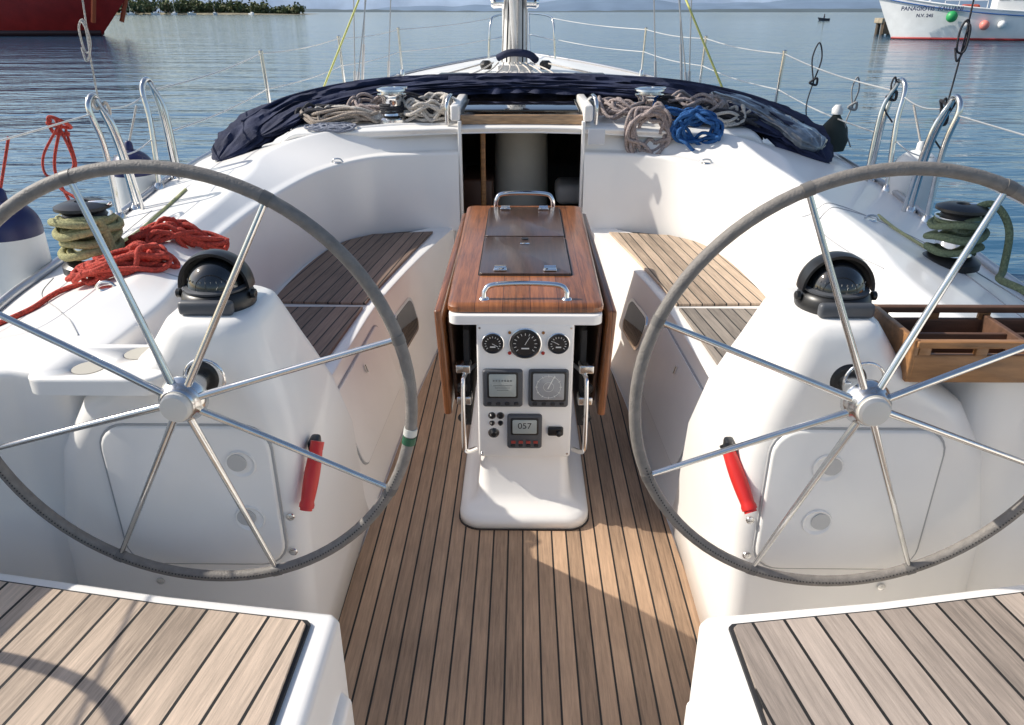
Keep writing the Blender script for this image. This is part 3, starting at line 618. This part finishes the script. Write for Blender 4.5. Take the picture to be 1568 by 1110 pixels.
def hang(x,y,z0,m,s):
    g=[tgeo([(x,y,z0),(x+.01,y,z0+.25),(x+.02,y+.02,z0+.5),(x+.05,y+.1,3.2)],.0035,seg=6,n=30)]
    g.append(tgeo([(x+.0,y,z0+.33),(x+.018,y-.01,z0+.30),(x+.015,y-.01,z0+.22),(x-.01,y,z0+.22),(x-.014,y,z0+.3),(x+.01,y,z0+.33),(x+.02,y,z0+.25),(x-.005,y-.01,z0+.18),(x-.02,y,z0+.23)],.0042,seg=7,n=70))
    g.append(tgeo([(x,y,z0+.0),(x+.03,y,z0+.02),(x+.02,y+.03,z0-.03),(x-.03,y,z0+.03),(x,y-.03,z0)],.006,True,7,40))
    group('signal_halyard',[tubes('line',g,m)])
hang(-1.75,3.28,1.19,whiterope,1); hang(1.75,3.30,1.19,darkrope,1)
def loopknot(x,y,z,m,sc_=1):
    g=[tgeo([(x,y,z),(x+.022*sc_,y,z+.1*sc_),(x,y,z+.17*sc_),(x-.022*sc_,y,z+.1*sc_),(x,y,z)],.0045,True,7,30),tgeo([(x,y,z),(x-.02,y,z-.12*sc_),(x+.03,y,z-.25*sc_)],.004,n=12),tgeo([(x-.015,y,z),(x+.015,y-.01,z+.02),(x+.02,y,z-.02),(x-.02,y,z-.01)],.007,True,7,20)]
    group('knotted_line',[tubes('line',g,m)])
loopknot(1.80,5.0,1.16,darkrope,1.3); loopknot(1.86,4.5,1.07,mat('grey_rope2',(.3,.3,.3),.9),.9); loopknot(1.80,3.92,1.18,darkrope,.5); loopknot(1.76,3.34,1.14,darkrope,.5)
def fender(c,r,L,capm,bodym,lan=whiterope,name='fender'):
    top=[(r*math.cos(R(a)),L/2-r+r*math.sin(R(a))) for a in range(0,91,10)]
    bot=[(r*math.cos(R(a)),-(L/2-r)+r*math.sin(R(a))) for a in range(-90,1,10)]
    P=[lathe('body',[(max(q,.001),z) for q,z in bot]+[(r,0),(r,L/2-r-.02)],c,bodym,32),lathe('cap',[(r*1.003,L/2-r-.021)]+[(max(q,.012)*1.003,z) for q,z in top],c,capm,32),
       lathe('eye',[(.02,L/2-.005),(.018,L/2+.03),(.01,L/2+.04)],c,capm,14),tube('lanyard',[(c[0],c[1],c[2]+L/2+.02),(c[0]*.975,c[1]+.06,c[2]+L/2+.2)],.005,lan)]
    group(name,P)
fender((-1.765,2.55,.74),.10,.46,navyf,whitef,redrope); fender((-1.95,3.85,.68),.10,.5,navyf,whitef); fender((1.91,3.75,.70),.11,.5,whitef,whitef)
bg=lathe('bag',[(.02,-.09),(.07,-.08),(.085,-.02),(.07,.05),(.03,.10),(.012,.13)],(1.80,4.55,.90),mat('bag_green_black',(.02,.03,.025),.7,bump=.6,bs=20),24)
bt=lathe('bag_cap',[(.03,0),(.03,.03),(.015,.05)],(1.80,4.55,1.02),whitef,16); group('lifeline_bag',[bg,bt])
# ------------------------------------------------------------------ mast, boom, rigging
alu=mat('mast_alu',(.76,.76,.75),.35,.2,var=.08,vs=4)
ms=[V((.11*math.cos(a),7.1+.14*math.sin(a),0)) for a in [i*math.pi/14 for i in range(28)]]
P=[rings('mast_tube',[[p+V((-.06,0,z)) for p in ms] for z in(1.08,3,16)],alu)]
P.append(prism('mast_step',rr(-.22,.10,6.9,7.3,.05),1.07,1.14,alu,.01))
for x in(-.13,-.10,-.075,-.03,.005,.03): P.append(tube('halyard',[(x*1.3,6.94,1.16),(x,6.95,1.9),(x,6.95,9)],.0065,whiterope if int(x*100)%2 else darkrope,seg=6))
P.append(tube('vang',[(-.06,6.93,1.25),(-.10,5.9,1.95)],.02,alu))
lst=[]
for i in range(8): 
    x=-.32+.075*i; lst.append(tgeo([(x*.6-.05,6.9,1.16),(x,6.4,1.135),(x*1.4,5.4,1.13)],.006,n=12))
for s in(-1,1): lst.append(tgeo([(s*.25-.05,6.85,1.16),(s*.7,6.0,1.10),(s*1.1,5.2,1.07)],.007,n=12))
P.append(tubes('deck_lines',lst,whiterope))
for s in(-1,1):
    P.append(lathe('turning_block',[(.04,0),(.05,.02),(.05,.05),(.03,.07)],(s*.25-.05,6.85,1.11),black,18)); P.append(lathe('mast_winch',[(.05,-.03),(.04,.0),(.045,.06),(.03,.08)],(s*.12-.06,7.02,1.62),chrome,20,Matrix.Rotation(R(90*s),3,'Y')))
    P.append(box('clutch_bank',(s*.45,5.35,1.15),(.2,.2,.06),black,.01))
P.append(tube('rolled_cloth',[(-.2,6.85,1.2),(-.1,6.8,1.24),(.05,6.82,1.23),(.12,6.9,1.18)],.03,navy,n=20))
group('mast',P)
bl=[V((-.05,6.95,2.02)),V((-.08,5.4,2.02)),V((-.14,2.0,2.03))]
v,f=canvas(bl,lambda u:.14,lambda u:.2,n=120,seed=5,fold=.4); group('boom',[mesh('sail_cover',[p+V((0,0,.2)) for p in v],f,navy,None),tube('boom_spar',bl,.075,alu,n=20,seg=16)])
rg=[];wire=mat('rig_wire',(.45,.45,.46),.35,.8)
for s in(-1,1):
    for y,x,xt,yt,zt in((6.6,1.38,1.0,7.0,7.5),(7.1,1.42,.15,7.1,12),(6.2,1.30,.2,7.0,7.4),(7.3,1.22,.5,7.2,8)):
        x0_,z0_=x*s,drop(x*s,y,.9); rg.append(tgeo([(x0_,y,z0_),(xt*s,yt,zt)],.0055,seg=6)); rg.append(tgeo([(x0_,y,z0_),(x0_+(xt*s-x0_)*.04,y+(yt-y)*.04,z0_+(zt-z0_)*.04)],.012,seg=8))
rg.append(tgeo([(0,12.2,1.0),(-.06,7.2,15.5)],.012,seg=6))
group('standing_rigging',[tubes('shrouds',rg,wire)])
group('yellow_lazy_line',[tubes('line',[tgeo([(-1.42,5.6,1.0),(-.6,6.8,3.0)],.007)],yelrope)])
group('yellow_lazy_line',[tubes('line',[tgeo([(1.30,5.0,1.02),(.55,6.7,3.0)],.0075)],yelrope)])
# ------------------------------------------------------------------ environment
WZ=-.55
m,nt,b=_new('sea_water'); L=nt.links.new
b.inputs['Base Color'].default_value=(.024,.095,.17,1); b.inputs['Roughness'].default_value=.06; b.inputs['IOR'].default_value=1.333
tc=nt.nodes.new('ShaderNodeTexCoord'); prev=None
for sx,sy,scl,st,dist in((1,2.6,1.3,.36,.08),(.6,2.0,.25,.36,.45),(.35,1.0,.04,.25,1.2),(1,2.4,5,.14,.025)):
    mp=nt.nodes.new('ShaderNodeMapping'); mp.inputs['Scale'].default_value=(sx,sy,1); mp.inputs['Rotation'].default_value=(0,0,.12)
    n=nt.nodes.new('ShaderNodeTexNoise'); n.inputs['Scale'].default_value=scl; n.inputs['Detail'].default_value=3; n.inputs['Distortion'].default_value=.3
    L(tc.outputs['Object'],mp.inputs[0]); L(mp.outputs[0],n.inputs['Vector'])
    bp=nt.nodes.new('ShaderNodeBump'); bp.inputs['Strength'].default_value=st; bp.inputs['Distance'].default_value=dist; L(n.outputs[0],bp.inputs['Height'])
    if prev: L(prev,bp.inputs['Normal'])
    prev=bp.outputs[0]
L(prev,b.inputs['Normal'])
mesh('sea_water',[(-20000,-3000,WZ),(20000,-3000,WZ),(20000,30000,WZ),(-20000,30000,WZ)],[(0,1,2,3)],m,None,False)
def ridge(name,y,x0,x1,hf,col,n=200,depth=800):
    v=[]
    for i in range(n+1):
        x=x0+(x1-x0)*i/n; h=hf(x); v+=[V((x,y,WZ)),V((x,y+depth*.3,h*.6+noise.noise(V((x*.004,1,0)))*h*.1)),V((x,y+depth,h))]
    f=[(i*3+j,i*3+j+1,(i+1)*3+j+1,(i+1)*3+j) for i in range(n) for j in range(2)]
    return mesh(name,v,f,mat(name+'_mat',col,.9,var=.12,vs=.004),None)
nz=lambda x,s,k:noise.noise(V((x*s,k,0)))
ridge('distant_hills',9000,-9000,9000,lambda x:max(12,88+(.016*x if x>0 else .03*x)+80*nz(x,.0006,1)+35*nz(x,.003,2)),(.155,.225,.32))  # air haze is painted into the blue-grey base colour
ridge('distant_mountains',14000,-14000,14000,lambda x:max(60,420+260*nz(x,.0003,5)+60*nz(x,.0015,7)),(.38,.48,.62))  # paler blue base colour carries the haze of greater distance
ridge('far_shore',5200,-1600,3300,lambda x:4+16*min(1,abs(x)/1500)+5*nz(x,.01,3),(.085,.12,.14),depth=200)
def pen():
    v=[];f=[];n=60
    for i in range(n+1):
        x=-620+440*i/n; h=1.2*min(1,(n-i)/8); yy=690+30*math.sin(i*.2)*.3
        v+=[V((x,yy,WZ-.1)),V((x,yy+3,WZ+h)),V((x,yy+60,WZ+h+.5))]
    f=[(i*3+j,i*3+j+1,(i+1)*3+j+1,(i+1)*3+j) for i in range(n) for j in range(2)]
    return mesh('shore_land',v,f,mat('shore',(.26,.23,.15),.9,var=.4,vs=.2),None)
pen()
leafs=[mat('foliage_%d'%i,c,.8,var=.3,vs=.6) for i,c in enumerate(((.06,.085,.035),(.12,.15,.055),(.20,.19,.09)))]
rnd=random.Random(8); fg=[([],[]) for _ in range(3)]; trunks=[]
for i in range(300):
    x=-600+rnd.random()**.75*412; edge=min(1,(-188-x)/110); h=(3+rnd.random()*5+7*edge)*(.7+.45*rnd.random()); y=695+rnd.random()*38; rc=h*(.34+.2*rnd.random())
    trunks.append(tgeo([(x,y,WZ),(x+rnd.uniform(-.5,.5),y,WZ+h*.6)],lambda t:.35-.2*t,seg=5))
    for q in range(60):
        d=V((rnd.gauss(0,.5),rnd.gauss(0,.5),rnd.gauss(0,.42))); 
        c=V((x,y,WZ+h*.55))+V((d.x*rc,d.y*rc,d.z*h*.5)); s_=.6+rnd.random()*1.0; k=0 if d.z<-.1 else rnd.choice((0,1,1,2))
        n1=V((rnd.gauss(0,1),rnd.gauss(0,1),rnd.gauss(0,1))).normalized(); a=n1.orthogonal().normalized()*s_; b_=n1.cross(a)
        o=len(fg[k][0]); fg[k][0].extend([c+a,c+b_*.8,c-a*.9,c-b_]); fg[k][1].append((o,o+1,o+2,o+3))
group('shoreline_trees',[mesh('foliage',fg[k][0],fg[k][1],leafs[k],None,False) for k in range(3)]+[tubes('trunks',trunks,mat('bark',(.09,.07,.05),.9))])
def hull(name,L_,Bm,h0,h1,rake,m,draft=.5,n=30):
    c=[[],[],[],[],[]]
    for i in range(9):
        t=i/8; w=Bm/2*(math.sin(min(1,t*1.9)*math.pi/2)**.8)*(1-.25*max(0,t-.6)); hh=h1+(h0-h1)*(1-t)**2.2
        c[0].append(V((L_*t+rake*.9*(1-t)**3,w*.55,-draft))); c[1].append(V((L_*t+rake*.8*(1-t)**3,w*.86,0.02))); c[2].append(V((L_*t+rake*.35*(1-t)**3,w*.97,hh*.55))); c[3].append(V((L_*t,w*1.03+.02,hh)))
        c[4].append(V((L_*t+.15*(1-t),max(0,w-.12),hh-.25)))
    full=[[V((p.x,-p.y,p.z)) for p in q] for q in c]
    cs=[full[0],full[1],full[2],full[3],full[4],c[4],c[3],c[2],c[1],c[0]]
    return loft(name,cs,n,[.05,.3,0,0,0,0,.3,.05],m,fs=2,sharp=30),c
def place(parts,name,loc,rz):
    M=Matrix.Translation(V(loc))@Matrix.Rotation(rz,4,'Z')
    for p in parts: p.data.transform(M)
    group(name,parts,loc)
whp=mat('boat_white',(.85,.85,.83),.45,var=.10,vs=1.2); 
h,c=hull('hull',15,4.6,3.5,2.0,2.2,whp); P=[h]
P.append(tubes('boot_top',[tgeo([V((p.x-.02,s*(p.y+.01),.12)) for p in c[1]],.10,n=40,seg=6) for s in(-1,1)],mat('boot_top_red',(.35,.03,.03),.5)))
P.append(tubes('rubbing_strake',[tgeo([V((p.x,s*(p.y+.02),p.z-.28)) for p in c[3]],.045,n=40,seg=6) for s in(-1,1)],mat('strake_blue',(.03,.12,.35),.5)))
P.append(tubes('gunwale_rail',[tgeo([V((p.x,s*(p.y),p.z+.02)) for p in c[3]],.07,n=40,seg=6) for s in(-1,1)],whp))
P.append(box('wheelhouse',(10.2,0,2.9),(3,2.4,2.4),whp,.12)); P.append(box('wheelhouse_roof',(10.2,0,4.15),(3.5,2.8,.14),whp,.05))
for i in range(3): P.append(box('window',(9.2+i*.95,-1.205,3.25),(.7,.04,.65),glassd,.02))
P.append(box('fore_hatch',(4.6,0,2.2),(1.6,1.5,.7),mat('tarp_blue',(.05,.12,.3),.7,var=.3,vs=3),.08)); P.append(tube('foremast',[(3.2,0,1.8),(3.2,0,6.5)],.07,whp)); P.append(tube('derrick',[(3.2,0,2.3),(7.6,.2,5.4)],.05,whp))
rails=[tgeo([(x_,-1.95,2.0),(x_,-1.95,2.9)],.03,seg=6) for x_ in(5,6,7,8)]+[tgeo([(5,-1.95,2.9),(8,-1.95,2.9)],.03,seg=6)]
P.append(tubes('handrail',rails,whp))
P.append(box('net_pile',(7,-.6,2.3),(1.3,1.2,.7),mat('net_red',(.45,.08,.05),.9,var=.5,vs=6,bump=1,bs=9),.2))
for x_,z_,cc,r_ in((5.6,1.75,(.03,.35,.1),.42),(8.0,1.15,(.8,.25,.2),.36),(6.7,1.15,(.78,.75,.72),.32),(9.2,1.2,(.8,.8,.78),.3)):
    P.append(lathe('ball_fender',[(max(.01,r_*math.cos(R(a))),r_*math.sin(R(a))) for a in range(-90,91,15)],(x_,-2.4-r_*.5,z_),mat('ball',cc,.45),20,sharp=None))
for txt,xx,zz,sz in(('PANAGIOTIS  KALLIANI',1.9,2.2,.42),('N.V. 245',3.1,1.72,.34)):
    cu=bpy.data.curves.new('t','FONT'); cu.body=txt; cu.size=sz; cu.extrude=.01; cu.offset=.012; o=bpy.data.objects.new('t',cu); sc.collection.objects.link(o)
    o.rotation_euler=(R(78),0,R(-9)); o.location=(xx,-2.02,zz); bpy.context.view_layer.update()
    me=bpy.data.meshes.new_from_object(o.evaluated_get(bpy.context.evaluated_depsgraph_get())); me.transform(o.matrix_world); bpy.data.objects.remove(o)
    me.materials.clear(); me.materials.append(mat('letter_blue',(.03,.04,.1),.5)); o=bpy.data.objects.new('name_lettering',me); sc.collection.objects.link(o); P.append(o)
place(P,'fishing_boat',(29.5,70.5,WZ),R(-20))
redh=mat('ship_red',(.42,.028,.02),.4,var=.25,vs=.8)
h,c=hull('hull',60,13,6.5,5.5,8.0,redh,1.,60); P=[h]
P.append(tubes('boot_top',[tgeo([V((p.x-.0,s*(p.y+.02),.25)) for p in c[1]],.3,n=60,seg=6) for s in(-1,1)],mat('boot_top_dark',(.05,.02,.02),.5)))
P.append(tubes('draft_stripe',[tgeo([V((5.5,s*2.2,1.2)),V((4.4,s*2.6,4.2))],.22,n=6,seg=6) for s in(-1,1)],mat('stripe_orange',(.6,.12,.04),.5)))
P.append(box('superstructure',(40,0,8),(18,9,6),whp,.3))
place(P,'red_ship',(-35.0,80,WZ),R(180-8))
P=[box('concrete_cap',(38.4,84,.75),(1.9,1.9,.5),mat('concrete',(.35,.30,.22),.9,var=.3,vs=3),.06)]+[tube('pile',[(38.4+dx,84+dy,WZ-.3),(38.4+dx,84+dy,.6)],.22,mat('pile_brown',(.10,.08,.06),.9)) for dx in(-.6,.6) for dy in(-.6,.6)]+[box('fender_board',(38.4,83.02,.1),(1.5,.12,1.1),mat('board',(.16,.11,.07),.9,var=.4,vs=4),.02)]
M=Matrix.Translation(V((-1.7,0,0)))
for p in P: p.data.transform(M)
group('mooring_dolphin',P)
dk=mat('boat_dark',(.05,.05,.06),.6)
h,c=hull('hull',3.2,1.3,.8,.55,.5,dk,n=14); place([h,lathe('helmsman_post',[(.18,0),(.22,.5),(.12,.8),(.13,1.05),(.02,1.15)],(1.8,0,.5),dk,12)],'small_boat',(77,218,WZ),R(10))
for i,(x,y) in enumerate(((-312,655),(-295,660),(-262,650),(-246,662),(-330,660),(-215,668),(-275,664))):
    h,c=hull('hull',6+i%3,2.2,1.5,1.1,1,whp,n=12); place([h,box('cuddy',(3.5,0,1.5),(2,1.4,.9),whp,.1)]+([tube('mast_pole',[(3,0,1),(3,0,9)],.06,whp)] if i%3==0 else []),'moored_boat',(x,y,WZ),R(10+25*i))
# ------------------------------------------------------------------ light
AZ,EL=R(-80),R(38)
d=V((math.sin(AZ)*math.cos(EL),math.cos(AZ)*math.cos(EL),math.sin(EL)))
su=bpy.data.lights.new('sun','SUN'); su.energy=5.0; su.angle=R(.5); su.color=(1,.94,.84); so=bpy.data.objects.new('sun',su); so.rotation_euler=d.to_track_quat('Z','Y').to_euler(); sc.collection.objects.link(so)
w=bpy.data.worlds.new('World'); sc.world=w; w.use_nodes=True; nt=w.node_tree; bg=nt.nodes['Background']; sk=nt.nodes.new('ShaderNodeTexSky'); sk.sky_type='NISHITA'; sk.sun_disc=False
sk.sun_elevation=EL; sk.sun_rotation=AZ; sk.air_density=1; sk.dust_density=1.6; nt.links.new(sk.outputs[0],bg.inputs[0]); bg.inputs[1].default_value=.15
cam=bpy.data.cameras.new('camera'); cam.lens=26.68; cam.sensor_width=36; cam.sensor_fit='HORIZONTAL'; cam.clip_end=60000; cam.clip_start=.02
co=bpy.data.objects.new('camera',cam); co.location=(0,0,1.55); co.rotation_euler=(R(90-24.8),0,R(.69)); sc.collection.objects.link(co); sc.camera=co
sc.view_settings.view_transform='Standard'; sc.view_settings.look='None'; sc.view_settings.exposure=0
